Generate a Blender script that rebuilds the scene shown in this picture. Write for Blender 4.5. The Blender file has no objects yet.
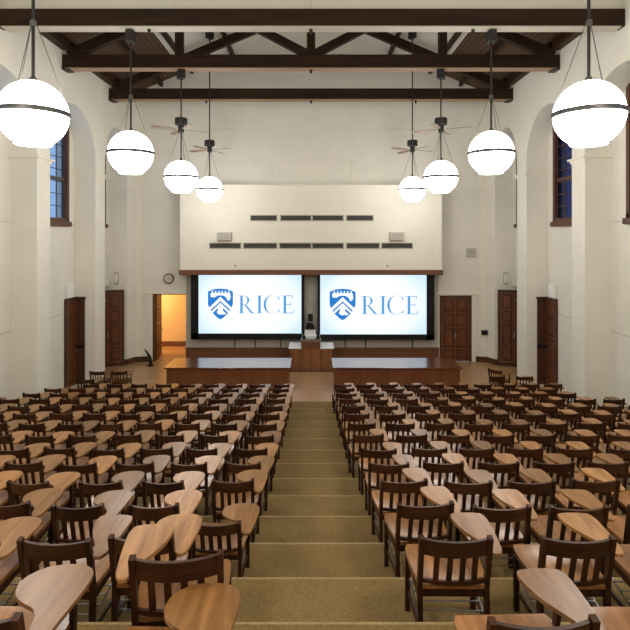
import bpy, bmesh, math, random
from mathutils import Vector, Matrix
random.seed(7)
PI = math.pi
scn = bpy.context.scene
col = scn.collection

# ------------------------------------------------------------------ helpers
def tag(o, label=None, cat=None, group=None, kind=None):
    if label: o['label'] = label
    if cat: o['category'] = cat
    if group: o['group'] = group
    if kind: o['kind'] = kind
    return o

def empty(name, loc=(0, 0, 0), rz=0.0, label=None, cat=None, group=None):
    o = bpy.data.objects.new(name, None)
    o.empty_display_size = 0.1
    col.objects.link(o)
    o.location = loc
    o.rotation_euler = (0, 0, rz)
    return tag(o, label, cat, group)

class MB:
    """collects shapes into one bmesh; build() links them as ONE mesh object"""
    def __init__(s):
        s.bm = bmesh.new()
    def box(s, x0, x1, y0, y1, z0, z1, bev=0.0, seg=1):
        r = bmesh.ops.create_cube(s.bm, size=1.0)
        m = Matrix.Translation(((x0+x1)/2, (y0+y1)/2, (z0+z1)/2)) @ Matrix.Diagonal((abs(x1-x0), abs(y1-y0), abs(z1-z0), 1))
        bmesh.ops.transform(s.bm, matrix=m, verts=r['verts'])
        if bev > 0:
            es = set()
            for v in r['verts']:
                es.update(v.link_edges)
            bmesh.ops.bevel(s.bm, geom=list(es), offset=bev, segments=seg, affect='EDGES', profile=0.5)
        return s
    def bar(s, a, b, w, h, up=(0, 0, 1)):
        a = Vector(a); b = Vector(b); d = b-a; L = d.length; d.normalize()
        u = Vector(up); x = d.cross(u)
        if x.length < 1e-4: x = d.cross(Vector((1, 0, 0)))
        x.normalize(); z = x.cross(d).normalized()
        vs = []
        for p in (a, b):
            for sx, sz in ((-1, -1), (1, -1), (1, 1), (-1, 1)):
                vs.append(s.bm.verts.new(p + x*(sx*w/2) + z*(sz*h/2)))
        f = s.bm.faces.new
        f(vs[0:4][::-1]); f(vs[4:8])
        for i in range(4):
            j = (i+1) % 4
            f((vs[i], vs[j], vs[4+j], vs[4+i]))
        return s
    def tube(s, pts, r, n=8, cap=True):
        pts = [Vector(p) for p in pts]
        rings = []
        for i, p in enumerate(pts):
            t = (pts[min(i+1, len(pts)-1)] - pts[max(i-1, 0)]).normalized()
            a = t.cross(Vector((0, 0, 1)))
            if a.length < 1e-3: a = t.cross(Vector((0, 1, 0)))
            a.normalize(); b = t.cross(a).normalized()
            rr = r[i] if isinstance(r, (list, tuple)) else r
            rings.append([s.bm.verts.new(p + a*(rr*math.cos(2*PI*k/n)) + b*(rr*math.sin(2*PI*k/n))) for k in range(n)])
        for i in range(len(rings)-1):
            for k in range(n):
                s.bm.faces.new((rings[i][k], rings[i][(k+1) % n], rings[i+1][(k+1) % n], rings[i+1][k]))
        if cap:
            s.bm.faces.new(rings[0]); s.bm.faces.new(rings[-1][::-1])
        return s
    def lathe(s, prof, n=32, c=(0, 0, 0), capb=True, capt=True):
        rings = []
        for (r, z) in prof:
            rings.append([s.bm.verts.new((c[0]+r*math.cos(2*PI*k/n), c[1]+r*math.sin(2*PI*k/n), c[2]+z)) for k in range(n)])
        for i in range(len(rings)-1):
            for k in range(n):
                s.bm.faces.new((rings[i][k], rings[i][(k+1) % n], rings[i+1][(k+1) % n], rings[i+1][k]))
        if capb: s.bm.faces.new(rings[0][::-1])
        if capt: s.bm.faces.new(rings[-1])
        return s
    def prism(s, outline, z0, z1):
        """outline in xy, extruded z0..z1"""
        b = [s.bm.verts.new((x, y, z0)) for x, y in outline]
        t = [s.bm.verts.new((x, y, z1)) for x, y in outline]
        n = len(outline)
        s.bm.faces.new(b[::-1]); s.bm.faces.new(t)
        for i in range(n):
            s.bm.faces.new((b[i], b[(i+1) % n], t[(i+1) % n], t[i]))
        return s
    def plate(s, outline, y0, y1):
        """outline in xz (facing -y), extruded along y"""
        b = [s.bm.verts.new((x, y0, z)) for x, z in outline]
        t = [s.bm.verts.new((x, y1, z)) for x, z in outline]
        n = len(outline)
        s.bm.faces.new(b); s.bm.faces.new(t[::-1])
        for i in range(n):
            s.bm.faces.new((b[(i+1) % n], b[i], t[i], t[(i+1) % n]))
        return s
    def build(s, name, mat, parent=None, smooth=False, kind=None):
        bmesh.ops.recalc_face_normals(s.bm, faces=s.bm.faces)
        me = bpy.data.meshes.new(name)
        s.bm.to_mesh(me); s.bm.free()
        me.materials.append(mat)
        if smooth:
            me.polygons.foreach_set('use_smooth', [True]*len(me.polygons))
            try: me.set_sharp_from_angle(angle=math.radians(40))
            except Exception: pass
        o = bpy.data.objects.new(name, me)
        col.objects.link(o)
        if parent: o.parent = parent
        elif kind is None: pass
        if kind: o['kind'] = kind
        return o

def struct(name, mb, mat, parent=None, smooth=False):
    o = mb.build(name, mat, parent, smooth)
    if parent is None: o['kind'] = 'structure'
    return o

# ------------------------------------------------------------------ materials
def nodes(name):
    m = bpy.data.materials.new(name); m.use_nodes = True
    nt = m.node_tree
    return m, nt, nt.nodes['Principled BSDF']

def ramp(nt, fac, stops):
    r = nt.nodes.new('ShaderNodeValToRGB')
    el = r.color_ramp.elements
    el[0].position, el[0].color = stops[0][0], (*stops[0][1], 1)
    el[1].position, el[1].color = stops[-1][0], (*stops[-1][1], 1)
    for p, c in stops[1:-1]:
        e = el.new(p); e.color = (*c, 1)
    nt.links.new(fac, r.inputs['Fac'])
    return r.outputs['Color']

def mat_plain(name, c, rough=0.5, metal=0.0, noise=0.0, scale=8.0, bump=0.0, spec=0.5):
    m, nt, b = nodes(name)
    b.inputs['Roughness'].default_value = rough
    b.inputs['Metallic'].default_value = metal
    b.inputs['Specular IOR Level'].default_value = spec
    if noise > 0:
        tc = nt.nodes.new('ShaderNodeTexCoord')
        n = nt.nodes.new('ShaderNodeTexNoise'); n.inputs['Scale'].default_value = scale; n.inputs['Detail'].default_value = 4
        nt.links.new(tc.outputs['Object'], n.inputs['Vector'])
        c0 = tuple(x*(1-noise) for x in c); c1 = tuple(min(1, x*(1+noise)) for x in c)
        nt.links.new(ramp(nt, n.outputs['Fac'], [(0.3, c0), (0.7, c1)]), b.inputs['Base Color'])
        if bump > 0:
            bp = nt.nodes.new('ShaderNodeBump'); bp.inputs['Strength'].default_value = bump; bp.inputs['Distance'].default_value = 0.01
            nt.links.new(n.outputs['Fac'], bp.inputs['Height']); nt.links.new(bp.outputs['Normal'], b.inputs['Normal'])
    else:
        b.inputs['Base Color'].default_value = (*c, 1)
    return m

def mat_wood(name, dark, light, rough=0.35, axis=1, scale=14.0, vary=0.35, coat=0.0, stretch=0.08, spec=0.5):
    m, nt, b = nodes(name)
    tc = nt.nodes.new('ShaderNodeTexCoord'); mp = nt.nodes.new('ShaderNodeMapping')
    oi = nt.nodes.new('ShaderNodeObjectInfo')
    add = nt.nodes.new('ShaderNodeVectorMath'); add.operation = 'ADD'
    mul = nt.nodes.new('ShaderNodeMath'); mul.operation = 'MULTIPLY'; mul.inputs[1].default_value = 37.0
    nt.links.new(oi.outputs['Random'], mul.inputs[0])
    nt.links.new(tc.outputs['Object'], add.inputs[0]); nt.links.new(mul.outputs[0], add.inputs[1])
    sc = [1, 1, 1]; sc[axis] = stretch
    mp.inputs['Scale'].default_value = sc
    nt.links.new(add.outputs[0], mp.inputs['Vector'])
    n = nt.nodes.new('ShaderNodeTexNoise'); n.inputs['Scale'].default_value = scale; n.inputs['Detail'].default_value = 5
    n.inputs['Distortion'].default_value = 0.6
    nt.links.new(mp.outputs[0], n.inputs['Vector'])
    c = ramp(nt, n.outputs['Fac'], [(0.25, dark), (0.55, tuple((a+q)/2 for a, q in zip(dark, light))), (0.8, light)])
    hsv = nt.nodes.new('ShaderNodeHueSaturation')
    mr = nt.nodes.new('ShaderNodeMapRange')
    mr.inputs['To Min'].default_value = 1-vary; mr.inputs['To Max'].default_value = 1+vary
    nt.links.new(oi.outputs['Random'], mr.inputs['Value'])
    nt.links.new(mr.outputs[0], hsv.inputs['Value'])
    nt.links.new(c, hsv.inputs['Color'])
    nt.links.new(hsv.outputs[0], b.inputs['Base Color'])
    b.inputs['Roughness'].default_value = rough
    b.inputs['Coat Weight'].default_value = coat
    b.inputs['Specular IOR Level'].default_value = spec
    b.inputs['Coat Roughness'].default_value = 0.25
    return m

def mat_emit(name, c, s):
    m, nt, b = nodes(name)
    b.inputs['Base Color'].default_value = (*c, 1)
    b.inputs['Emission Color'].default_value = (*c, 1)
    b.inputs['Emission Strength'].default_value = s
    return m

M = {}
M['wall'] = mat_plain('plaster_cream', (0.76, 0.73, 0.65), 0.85, noise=0.03, scale=1.5)
M['wall2'] = mat_plain('plaster_cream_trim', (0.80, 0.76, 0.66), 0.8, noise=0.02, scale=3)
M['walllow'] = mat_plain('plaster_white', (0.78, 0.76, 0.70), 0.85, noise=0.02, scale=1.5)
M['ceil'] = mat_plain('plaster_ceiling', (0.66, 0.64, 0.58), 0.9, noise=0.03, scale=1.2)
M['groove'] = mat_plain('plaster_joint', (0.55, 0.52, 0.44), 0.9)
M['beam'] = mat_wood('beam_wood', (0.014, 0.006, 0.0025), (0.036, 0.016, 0.0065), 0.6, axis=0, scale=6, vary=0.1, spec=0.2)
M['beamy'] = mat_wood('beam_wood_long', (0.02, 0.009, 0.004), (0.055, 0.026, 0.011), 0.55, axis=1, scale=6, vary=0.15, spec=0.2)
M['boards'] = None
M['door'] = mat_wood('door_wood', (0.085, 0.024, 0.007), (0.175, 0.058, 0.018), 0.4, axis=2, scale=7, vary=0.1, coat=0.1)
M['doordark'] = mat_wood('door_frame_wood', (0.045, 0.015, 0.006), (0.085, 0.03, 0.012), 0.45, axis=2, scale=7, vary=0.1)
M['desk'] = mat_wood('desk_wood', (0.13, 0.040, 0.014), (0.22, 0.080, 0.030), 0.35, axis=2, scale=6, vary=0.05, coat=0.2)
M['desktop'] = mat_wood('desk_top_wood', (0.085, 0.027, 0.010), (0.16, 0.058, 0.024), 0.15, axis=0, scale=6, vary=0.05, coat=0.6)
M['lectern'] = mat_wood('lectern_wood', (0.17, 0.062, 0.018), (0.28, 0.11, 0.035), 0.4, axis=2, scale=6, vary=0.05, coat=0.2)
M['chair'] = mat_wood('chair_walnut', (0.020, 0.0075, 0.0035), (0.066, 0.024, 0.008), 0.42, axis=2, scale=22, vary=0.3, coat=0.0, spec=0.22)
M['chairrail'] = mat_wood('chair_walnut_rail', (0.026, 0.0095, 0.004), (0.082, 0.030, 0.010), 0.38, axis=0, scale=22, vary=0.3, coat=0.0, spec=0.28)
M['seat'] = mat_wood('seat_oak', (0.15, 0.056, 0.015), (0.42, 0.20, 0.068), 0.24, axis=1, scale=16, vary=0.25, coat=0.1, spec=0.45)
M['tablet'] = mat_wood('tablet_oak', (0.17, 0.072, 0.019), (0.41, 0.205, 0.070), 0.30, axis=1, scale=16, vary=0.38, coat=0.0, stretch=0.12, spec=0.42)
M['brown_metal'] = mat_plain('grey_metal', (0.30, 0.30, 0.31), 0.35, 0.9)
M['black'] = mat_plain('black_plastic', (0.006, 0.006, 0.008), 0.5, spec=0.3)
M['blackm'] = mat_plain('black_metal', (0.02, 0.018, 0.016), 0.5, 0.3)
M['band'] = mat_plain('grey_band_metal', (0.10, 0.10, 0.10), 0.4, 0.6)
M['blade'] = mat_wood('fan_blade_wood', (0.11, 0.07, 0.045), (0.19, 0.125, 0.085), 0.6, axis=0, scale=12, vary=0.1)
M['vent'] = mat_plain('vent_dark', (0.05, 0.043, 0.035), 0.6)
M['ventframe'] = mat_plain('vent_frame', (0.42, 0.39, 0.32), 0.6)
M['speaker'] = mat_plain('speaker_grey', (0.52, 0.50, 0.44), 0.6, noise=0.1, scale=60)
M['white'] = mat_plain('white_plastic', (0.8, 0.8, 0.78), 0.4)
M['trimwood'] = mat_wood('trim_wood', (0.12, 0.045, 0.02), (0.20, 0.08, 0.035), 0.4, axis=0, scale=6, vary=0.05)
M['basewood'] = mat_wood('baseboard_wood', (0.06, 0.022, 0.010), (0.12, 0.048, 0.02), 0.4, axis=0, scale=6, vary=0.05)
M['tan'] = mat_plain('tan_board', (0.47, 0.44, 0.38), 0.7, noise=0.05, scale=3)
M['corr'] = mat_plain('corridor_paint', (0.78, 0.58, 0.32), 0.8, noise=0.03, scale=2)
M['winwood'] = mat_wood('window_wood', (0.065, 0.024, 0.012), (0.13, 0.052, 0.028), 0.5, axis=2, scale=8, vary=0.05)
M['globe'] = mat_emit('globe_glass', (1.0, 0.975, 0.925), 10.5)
M['globelow'] = mat_emit('globe_lower_diffuser', (1.0, 0.965, 0.90), 9.0)
M['clock'] = mat_plain('clock_face', (0.62, 0.57, 0.45), 0.4)

def mat_boards():
    m, nt, b = nodes('roof_boards')
    tc = nt.nodes.new('ShaderNodeTexCoord')
    w = nt.nodes.new('ShaderNodeTexWave'); w.wave_type = 'BANDS'; w.bands_direction = 'X'
    w.inputs['Scale'].default_value = 2.2; w.inputs['Distortion'].default_value = 0.0
    n = nt.nodes.new('ShaderNodeTexNoise'); n.inputs['Scale'].default_value = 3
    nt.links.new(tc.outputs['Object'], w.inputs['Vector']); nt.links.new(tc.outputs['Object'], n.inputs['Vector'])
    c1 = ramp(nt, w.outputs['Fac'], [(0.04, (0.03, 0.014, 0.006)), (0.16, (0.11, 0.052, 0.021))])
    mx = nt.nodes.new('ShaderNodeMix'); mx.data_type = 'RGBA'; mx.blend_type = 'MULTIPLY'; mx.inputs['Factor'].default_value = 0.5
    nt.links.new(c1, mx.inputs['A']); nt.links.new(n.outputs['Color'], mx.inputs['B'])
    nt.links.new(mx.outputs['Result'], b.inputs['Base Color'])
    b.inputs['Roughness'].default_value = 0.7
    return m
M['boards'] = mat_boards()

def mat_carpet():
    m, nt, b = nodes('olive_carpet')
    tc = nt.nodes.new('ShaderNodeTexCoord')
    n = nt.nodes.new('ShaderNodeTexNoise'); n.inputs['Scale'].default_value = 90; n.inputs['Detail'].default_value = 2
    n2 = nt.nodes.new('ShaderNodeTexNoise'); n2.inputs['Scale'].default_value = 1.7
    nt.links.new(tc.outputs['Object'], n.inputs['Vector']); nt.links.new(tc.outputs['Object'], n2.inputs['Vector'])
    c = ramp(nt, n.outputs['Fac'], [(0.3, (0.16, 0.106, 0.041)), (0.7, (0.275, 0.187, 0.078))])
    c2 = ramp(nt, n2.outputs['Fac'], [(0.3, (0.82, 0.82, 0.82)), (0.7, (1, 1, 1))])
    mx = nt.nodes.new('ShaderNodeMix'); mx.data_type = 'RGBA'; mx.blend_type = 'MULTIPLY'; mx.inputs['Factor'].default_value = 1
    nt.links.new(c, mx.inputs['A']); nt.links.new(c2, mx.inputs['B'])
    nt.links.new(mx.outputs['Result'], b.inputs['Base Color'])
    b.inputs['Roughness'].default_value = 0.95; b.inputs['Specular IOR Level'].default_value = 0.15
    bp = nt.nodes.new('ShaderNodeBump'); bp.inputs['Strength'].default_value = 0.5; bp.inputs['Distance'].default_value = 0.006
    nt.links.new(n.outputs['Fac'], bp.inputs['Height']); nt.links.new(bp.outputs['Normal'], b.inputs['Normal'])
    return m
M['carpet'] = mat_carpet()

def mat_floor():
    m, nt, b = nodes('oak_floor')
    tc = nt.nodes.new('ShaderNodeTexCoord')
    br = nt.nodes.new('ShaderNodeTexBrick'); br.inputs['Scale'].default_value = 1.0
    br.inputs['Brick Width'].default_value = 1.6; br.inputs['Row Height'].default_value = 0.09
    br.inputs['Mortar Size'].default_value = 0.003
    br.inputs['Color1'].default_value = (0.40, 0.235, 0.115, 1); br.inputs['Color2'].default_value = (0.48, 0.295, 0.15, 1)
    br.inputs['Mortar'].default_value = (0.14, 0.07, 0.03, 1)
    nt.links.new(tc.outputs['Object'], br.inputs['Vector'])
    nt.links.new(br.outputs['Color'], b.inputs['Base Color'])
    b.inputs['Roughness'].default_value = 0.33
    return m
M['floor'] = mat_floor()

def mat_screen():
    m, nt, b = nodes('projected_slide')
    tc = nt.nodes.new('ShaderNodeTexCoord'); mp = nt.nodes.new('ShaderNodeMapping')
    mp.inputs['Scale'].default_value = (0.42, 0.0, 0.62)
    ln = nt.nodes.new('ShaderNodeVectorMath'); ln.operation = 'LENGTH'
    nt.links.new(tc.outputs['Object'], mp.inputs['Vector']); nt.links.new(mp.outputs[0], ln.inputs[0])
    c = ramp(nt, ln.outputs['Value'], [(0.35, (0.97, 0.99, 1.0)), (0.75, (0.82, 0.91, 0.99)), (1.15 if False else 1.0, (0.60, 0.78, 0.95))])
    b.inputs['Base Color'].default_value = (0.02, 0.02, 0.02, 1)
    b.inputs['Roughness'].default_value = 0.6
    b.inputs['Specular IOR Level'].default_value = 0.1
    nt.links.new(c, b.inputs['Emission Color']); b.inputs['Emission Strength'].default_value = 0.74
    return m
M['screen'] = mat_screen()
def mat_ink(name, c, s=0.74):
    m, nt, b = nodes(name)
    b.inputs['Base Color'].default_value = (0.01, 0.01, 0.01, 1); b.inputs['Specular IOR Level'].default_value = 0.0
    b.inputs['Emission Color'].default_value = (*c, 1); b.inputs['Emission Strength'].default_value = s
    return m
M['ink'] = mat_ink('slide_letter_blue', (0.10, 0.33, 0.68))
M['inkd'] = mat_ink('slide_shield_blue', (0.020, 0.19, 0.56))
M['inkw'] = mat_ink('slide_white', (0.92, 0.96, 1.0))

def mat_glass(name, tint):
    m, nt, b = nodes(name)
    out = nt.nodes['Material Output']
    tr = nt.nodes.new('ShaderNodeBsdfTransparent'); tr.inputs['Color'].default_value = (*tint, 1)
    gl = nt.nodes.new('ShaderNodeBsdfGlossy'); gl.inputs['Roughness'].default_value = 0.12; gl.inputs['Color'].default_value = (0.8, 0.85, 0.9, 1)
    mx = nt.nodes.new('ShaderNodeMixShader')
    mx.inputs[0].default_value = 0.07
    nt.links.new(tr.outputs[0], mx.inputs[1]); nt.links.new(gl.outputs[0], mx.inputs[2])
    nt.links.new(mx.outputs[0], out.inputs['Surface'])
    return m
M['glassL'] = mat_glass('window_glass_left', (0.75, 0.85, 0.95))
M['glassR'] = mat_glass('window_glass_right', (0.10, 0.17, 0.33))

# ------------------------------------------------------------------ dimensions (camera at y=0, eye z=5, stage floor z=0)
WP, WW = 7.1, 7.78          # pilaster face / recessed wall
YB = 20.55                  # back wall
EAVE = 10.15
YR = -4.0
D0, PITCH = 3.41, 0.9125
ZT = [2.24, 1.98, 1.75, 1.53, 1.33, 1.16, 1.01, 0.86, 0.71, 0.56, 0.41, 0.25, 0.10]
def dback(j): return D0 + PITCH*j

# ------------------------------------------------------------------ floor
mb = MB(); mb.box(-8.8, 8.8, 15.25, 24.0, -0.2, 0.0); struct('floor', mb, M['floor'])
# carpeted tiers as one stepped solid, rounded nosings
prof = [(YR, 2.74), (1.85, 2.74), (1.85, 2.56)]
for j in range(13):
    n = dback(j) - 0.14
    prof += [(n, prof[-1][1]), (n, ZT[j])]
prof += [(15.3, ZT[12]), (15.3, -0.2), (YR, -0.2)]
def stepped(x0, x1):
    mb = MB()
    a = [mb.bm.verts.new((x0, y, z)) for y, z in prof]; c = [mb.bm.verts.new((x1, y, z)) for y, z in prof]
    n = len(prof)
    mb.bm.faces.new(a); mb.bm.faces.new(c[::-1])
    top = []
    for i in range(n):
        mb.bm.faces.new((a[i], a[(i+1) % n], c[(i+1) % n], c[i]))
    es = []
    mb.bm.edges.ensure_lookup_table()
    for i in range(1, n-3, 2):
        e = mb.bm.edges.get((a[i], c[i]))
        if e: es.append(e)
    bmesh.ops.bevel(mb.bm, geom=es, offset=0.018, segments=2, affect='EDGES', profile=0.5)
    return mb
struct('floor', stepped(-7.85, 7.85), M['carpet'])

M['nosing'] = mat_plain('carpet_nosing_highlight', (0.31, 0.225, 0.105), 0.95, noise=0.2, scale=40)  # paler carpet colour paints a highlight along each step edge
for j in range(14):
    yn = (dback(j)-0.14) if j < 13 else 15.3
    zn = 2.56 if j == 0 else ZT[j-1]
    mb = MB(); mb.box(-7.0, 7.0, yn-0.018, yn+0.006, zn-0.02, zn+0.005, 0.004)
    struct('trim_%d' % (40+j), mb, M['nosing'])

# ------------------------------------------------------------------ side walls
PIL = [(-2.2, -1.5), (1.8, 2.5), (5.65, 6.35), (9.5, 10.2), (13.47, 14.15), (17.13, 17.92)]
WIN = [(-1.0, 1.3), (3.0, 5.2), (6.8, 9.0), (10.6, 12.8), (14.5, 16.68), (18.28, 19.66)]
ZS, ZA = 7.4, 8.92
WB, WT = 5.40, 8.85
def side_wall(s):
    nm = 'right' if s > 0 else 'left'
    X = lambda v: s*v
    mb = MB()
    T = 8.15
    def wb(y0, y1, z0, z1):
        mb.box(X(WW), X(T), y0, y1, z0, z1)
    # below the windows; alcove for the front door in the last bay
    wb(YR, 17.93, -0.2, WB); wb(17.93, YB+0.3, 3.05, WB)
    ys = YR
    for a, b in WIN:
        wb(ys, a, WB, WT); ys = b
    wb(ys, YB+0.3, WB, WT)
    wb(YR, YB+0.3, WT, 11.2)
    # alcove beyond: outer wall of the front door niche
    mb.box(X(8.75), X(8.85), 17.6, YB+0.3, -0.2, 3.2)
    mb.box(X(T), X(8.85), 17.6, YB+0.3, 3.05, 3.25)
    mb.box(X(T), X(8.85), 17.6, 17.95, -0.2, 3.05)
    # spandrel wall with arches
    edges = []
    bays = []
    for i in range(len(PIL)-1):
        bays.append((PIL[i][1], PIL[i+1][0]))
    bays.append((PIL[-1][1], 20.07))
    def spand(y0, y1, zf, nseg):
        for k in range(nseg):
            ya = y0 + (y1-y0)*k/nseg; yb = y0 + (y1-y0)*(k+1)/nseg
            za, zb = zf(ya), zf(yb)
            v = [mb.bm.verts.new(p) for p in ((X(WP), ya, za), (X(WP), yb, zb), (X(WP), yb, 11.2), (X(WP), ya, 11.2))]
            mb.bm.faces.new(v)
            u = [mb.bm.verts.new(p) for p in ((X(WW), ya, za), (X(WW), yb, zb))]
            mb.bm.faces.new((v[0], v[1], u[1], u[0]))
    for a, b in bays:
        yc, hw = (a+b)/2, (b-a)/2
        def zf(y, yc=yc, hw=hw):
            t = max(0.0, 1-((y-yc)/hw)**2)
            return ZS + (ZA-ZS)*math.sqrt(t)
        # cosine sampling
        N = 28
        pts = [yc - hw*math.cos(PI*k/N) for k in range(N+1)]
        for k in range(N):
            spand(pts[k], pts[k+1], zf, 1)
        for e in (a, b):
            pass
    # piers from floor to top
    for a, b in PIL:
        mb.box(X(WP), X(WW+0.05), a, b, -0.1, 11.2)
    # rear part of spandrel
    mb.box(X(WP), X(WW), YR, PIL[0][0], ZS, 11.2)
    # last pilaster with slanted aisle face
    o = [(X(6.88), YB), (X(WP), 20.07), (X(8.9), 20.07), (X(8.9), YB+0.2), (X(6.88), YB+0.2)]
    mb.prism(o, -0.1, 11.2)
    w = struct('wall_'+nm, mb, M['wall'])
    # imposts (capitals)
    k = 0
    for a, b in PIL:
        t = MB()
        for dz0, dz1, ex in ((0.0, 0.04, 0.015), (0.04, 0.10, 0.04), (0.10, 0.15, 0.09)):
            t.box(X(WP-ex), X(WW), a-ex, b+ex, 6.90+dz0, 6.90+dz1)
        struct('trim_%d' % (10+k + (20 if s > 0 else 0)), t, M['wall2']); k += 1
    t = MB()
    for dz0, dz1, ex in ((0.0, 0.04, 0.015), (0.04, 0.10, 0.04), (0.10, 0.15, 0.09)):
        t.prism([(X(6.88-ex), YB), (X(WP-ex), 20.07-ex), (X(WW), 20.07-ex), (X(WW), YB)], 6.90+dz0, 6.90+dz1)
    struct('trim_%d' % (10+k + (20 if s > 0 else 0)), t, M['wall2'])
    # joint lines on the recessed wall
    t = MB()
    for a, b in bays:
        t.box(X(WW-0.006), X(WW+0.01), a, b, 2.50, 2.525)
        t.box(X(WW-0.006), X(WW+0.01), a, b, 5.33, 5.35)
    struct('trim_%d' % (8 + (20 if s > 0 else 0)), t, M['groove'])
side_wall(-1); side_wall(1)

# windows
wi = 1
for s in (-1, 1):
    for a, b in WIN[2:]:
        f = MB(); X0, X1 = s*(WW-0.03), s*(WW+0.16)
        fw = 0.13
        f.box(X0, X1, a, a+fw, WB, WT); f.box(X0, X1, b-fw, b, WB, WT)
        f.box(X0, X1, a, b, WT-fw, WT); f.box(X0, X1, a, b, WB, WB+fw)
        root = struct('window_%d' % wi, f, M['winwood'])
        sl = MB(); sl.box(s*(WW-0.10), s*(WW+0.1), a-0.05, b+0.05, WB-0.13, WB+0.02, 0.015); sl.build('window_sill', M['winwood'], root)
        mu = MB(); xm = s*(WW+0.09)
        zmid = WB + 1.35
        mu.box(xm-0.04, xm+0.04, a+fw, b-fw, zmid-0.05, zmid+0.05)
        n = 4
        for i in range(1, n):
            y = a+fw + (b-a-2*fw)*i/n
            mu.box(xm-0.015, xm+0.015, y-0.014, y+0.014, WB+fw, WT-fw)
        z = WB+fw
        while z < WT-fw-0.2:
            z += 0.38
            mu.box(xm-0.015, xm+0.015, a+fw, b-fw, z-0.012, z+0.012)
        mu.build('muntins', M['winwood'] if s > 0 else M['band'], root)
        g = MB(); g.box(xm-0.004, xm+0.004, a+fw, b-fw, WB+fw, WT-fw)
        g.build('pane', M['glassL'] if s < 0 else M['glassR'], root)
        wi += 1

# ------------------------------------------------------------------ back wall (doorway left, door right) and corridor
mb = MB()
DL0, DL1, DLT = -6.25, -4.94, 2.67
DR0, DR1, DRT = 5.08, 6.34, 2.60
T1 = YB+0.25
mb.box(-8.3, DL0, YB, T1, -0.1, 14.5); mb.box(DL1, DR0, YB, T1, -0.1, 14.5); mb.box(DR1, 8.3, YB, T1, -0.1, 14.5)
mb.box(DL0, DL1, YB, T1, DLT, 14.5); mb.box(DR0, DR1, YB, T1, DRT, 14.5)
struct('wall_back', mb, M['wall'])
# shallow corner piers beside the doors
k = 1
for s in (-1, 1):
    mb = MB(); mb.box(s*6.66, s*6.9, YB-0.06, YB, 0, 11.5); struct('trim_%d' % k, mb, M['wall2']); k += 1
# corridor behind the left doorway
mb = MB(); mb.box(-8.0, -3.5, 23.4, 23.6, -0.1, 3.4); mb.box(-8.1, -8.0, T1, 23.6, -0.1, 3.4); mb.box(-3.5, -3.4, T1, 23.6, -0.1, 3.4)
mb.box(-8.1, -3.4, T1, 23.6, 3.3, 3.4)
struct('wall_corridor', mb, M['corr'])
mb = MB(); mb.box(-8.0, -3.5, 23.37, 23.40, 0, 0.22); struct('baseboard_corridor', mb, M['trimwood'])
# ledges over both doors + white jambs
mb = MB(); mb.box(-6.62, -4.93, YB-0.07, YB, 2.68, 2.74); mb.box(-6.36, -6.25, YB-0.03, YB, 0, 2.68)
struct('trim_3', mb, M['wall2'])
mb = MB(); mb.box(4.97, 6.62, YB-0.07, YB, 2.64, 2.70); mb.box(6.36, 6.50, YB-0.03, YB, 0, 2.64)
struct('trim_4', mb, M['wall2'])
# baseboards
for s, nm in ((-1, 'left'), (1, 'right')):
    mb = MB()
    xa = 6.37 if s < 0 else 6.5
    mb.box(s*xa, s*6.66, YB-0.03, YB, 0, 0.21)
    mb.bar((s*6.62, YB-0.08, 0.105), (s*6.90, YB-0.08, 0.105), 0.05, 0.21)
    mb.bar((s*6.86, YB-0.04, 0.105), (s*7.10, 20.02, 0.105), 0.05, 0.21)
    mb.bar((s*7.05, 20.05, 0.105), (s*7.19, 20.03, 0.105), 0.05, 0.21)
    struct('baseboard_'+nm, mb, M['basewood'])

# panelled front recess: tan board + wainscot + brown trim under the soffit
mb = MB(); mb.box(-4.92, 5.02, YB-0.05, YB, 0.56, 3.9); struct('wall_screen_backing', mb, M['tan'])
mb = MB(); mb.box(-4.92, 5.02, YB-0.14, YB, 0.0, 0.56)
mb.box(-4.92, 5.02, YB-0.19, YB, 0.53, 0.57)
for i in range(11): 
    x = -4.9+i*0.98
    mb.box(x, x+0.02, YB-0.15, YB-0.1, 0.0, 0.53)
struct('trim_5', mb, M['trimwood'])
for x in (-3.0, -2.2, -1.2, 1.35, 2.15, 4.0):
    mb = MB(); mb.box(x-0.02, x+0.02, YB-0.09, YB-0.05, 0.57, 0.95)
    struct('trim_6', mb, M['blackm'])
# projecting soffit over the screens
mb = MB()
mb.box(-4.96, 4.96, 19.70, 20.56, 3.68, 6.90)
struct('wall_soffit', mb, M['wall2'])
mb = MB(); mb.box(-5.0, 5.0, 19.66, 20.56, 3.485, 3.68, 0.01); struct('trim_7', mb, M['trimwood'])
mb = MB()
z0, z1, xa, xb = 6.98, 7.85, -1.58, 1.66
for (a, b, c, d) in ((xa, xb, z0, z0+.05), (xa, xb, z1-.05, z1), (xa, xa+.05, z0, z1), (xb-.05, xb, z0, z1)):
    mb.box(a, b, YB-0.03, YB, c, d)
struct('trim_9', mb, M['wall2'])
mb = MB()
for xx in (-4.0, 3.0):
    mb.box(xx, xx+1.15, YB-0.006, YB, 9.17, 9.19)
mb.box(-5, 5, YB-0.012, YB, 6.91, 6.93)
struct('trim_20', mb, M['groove'])

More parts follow.
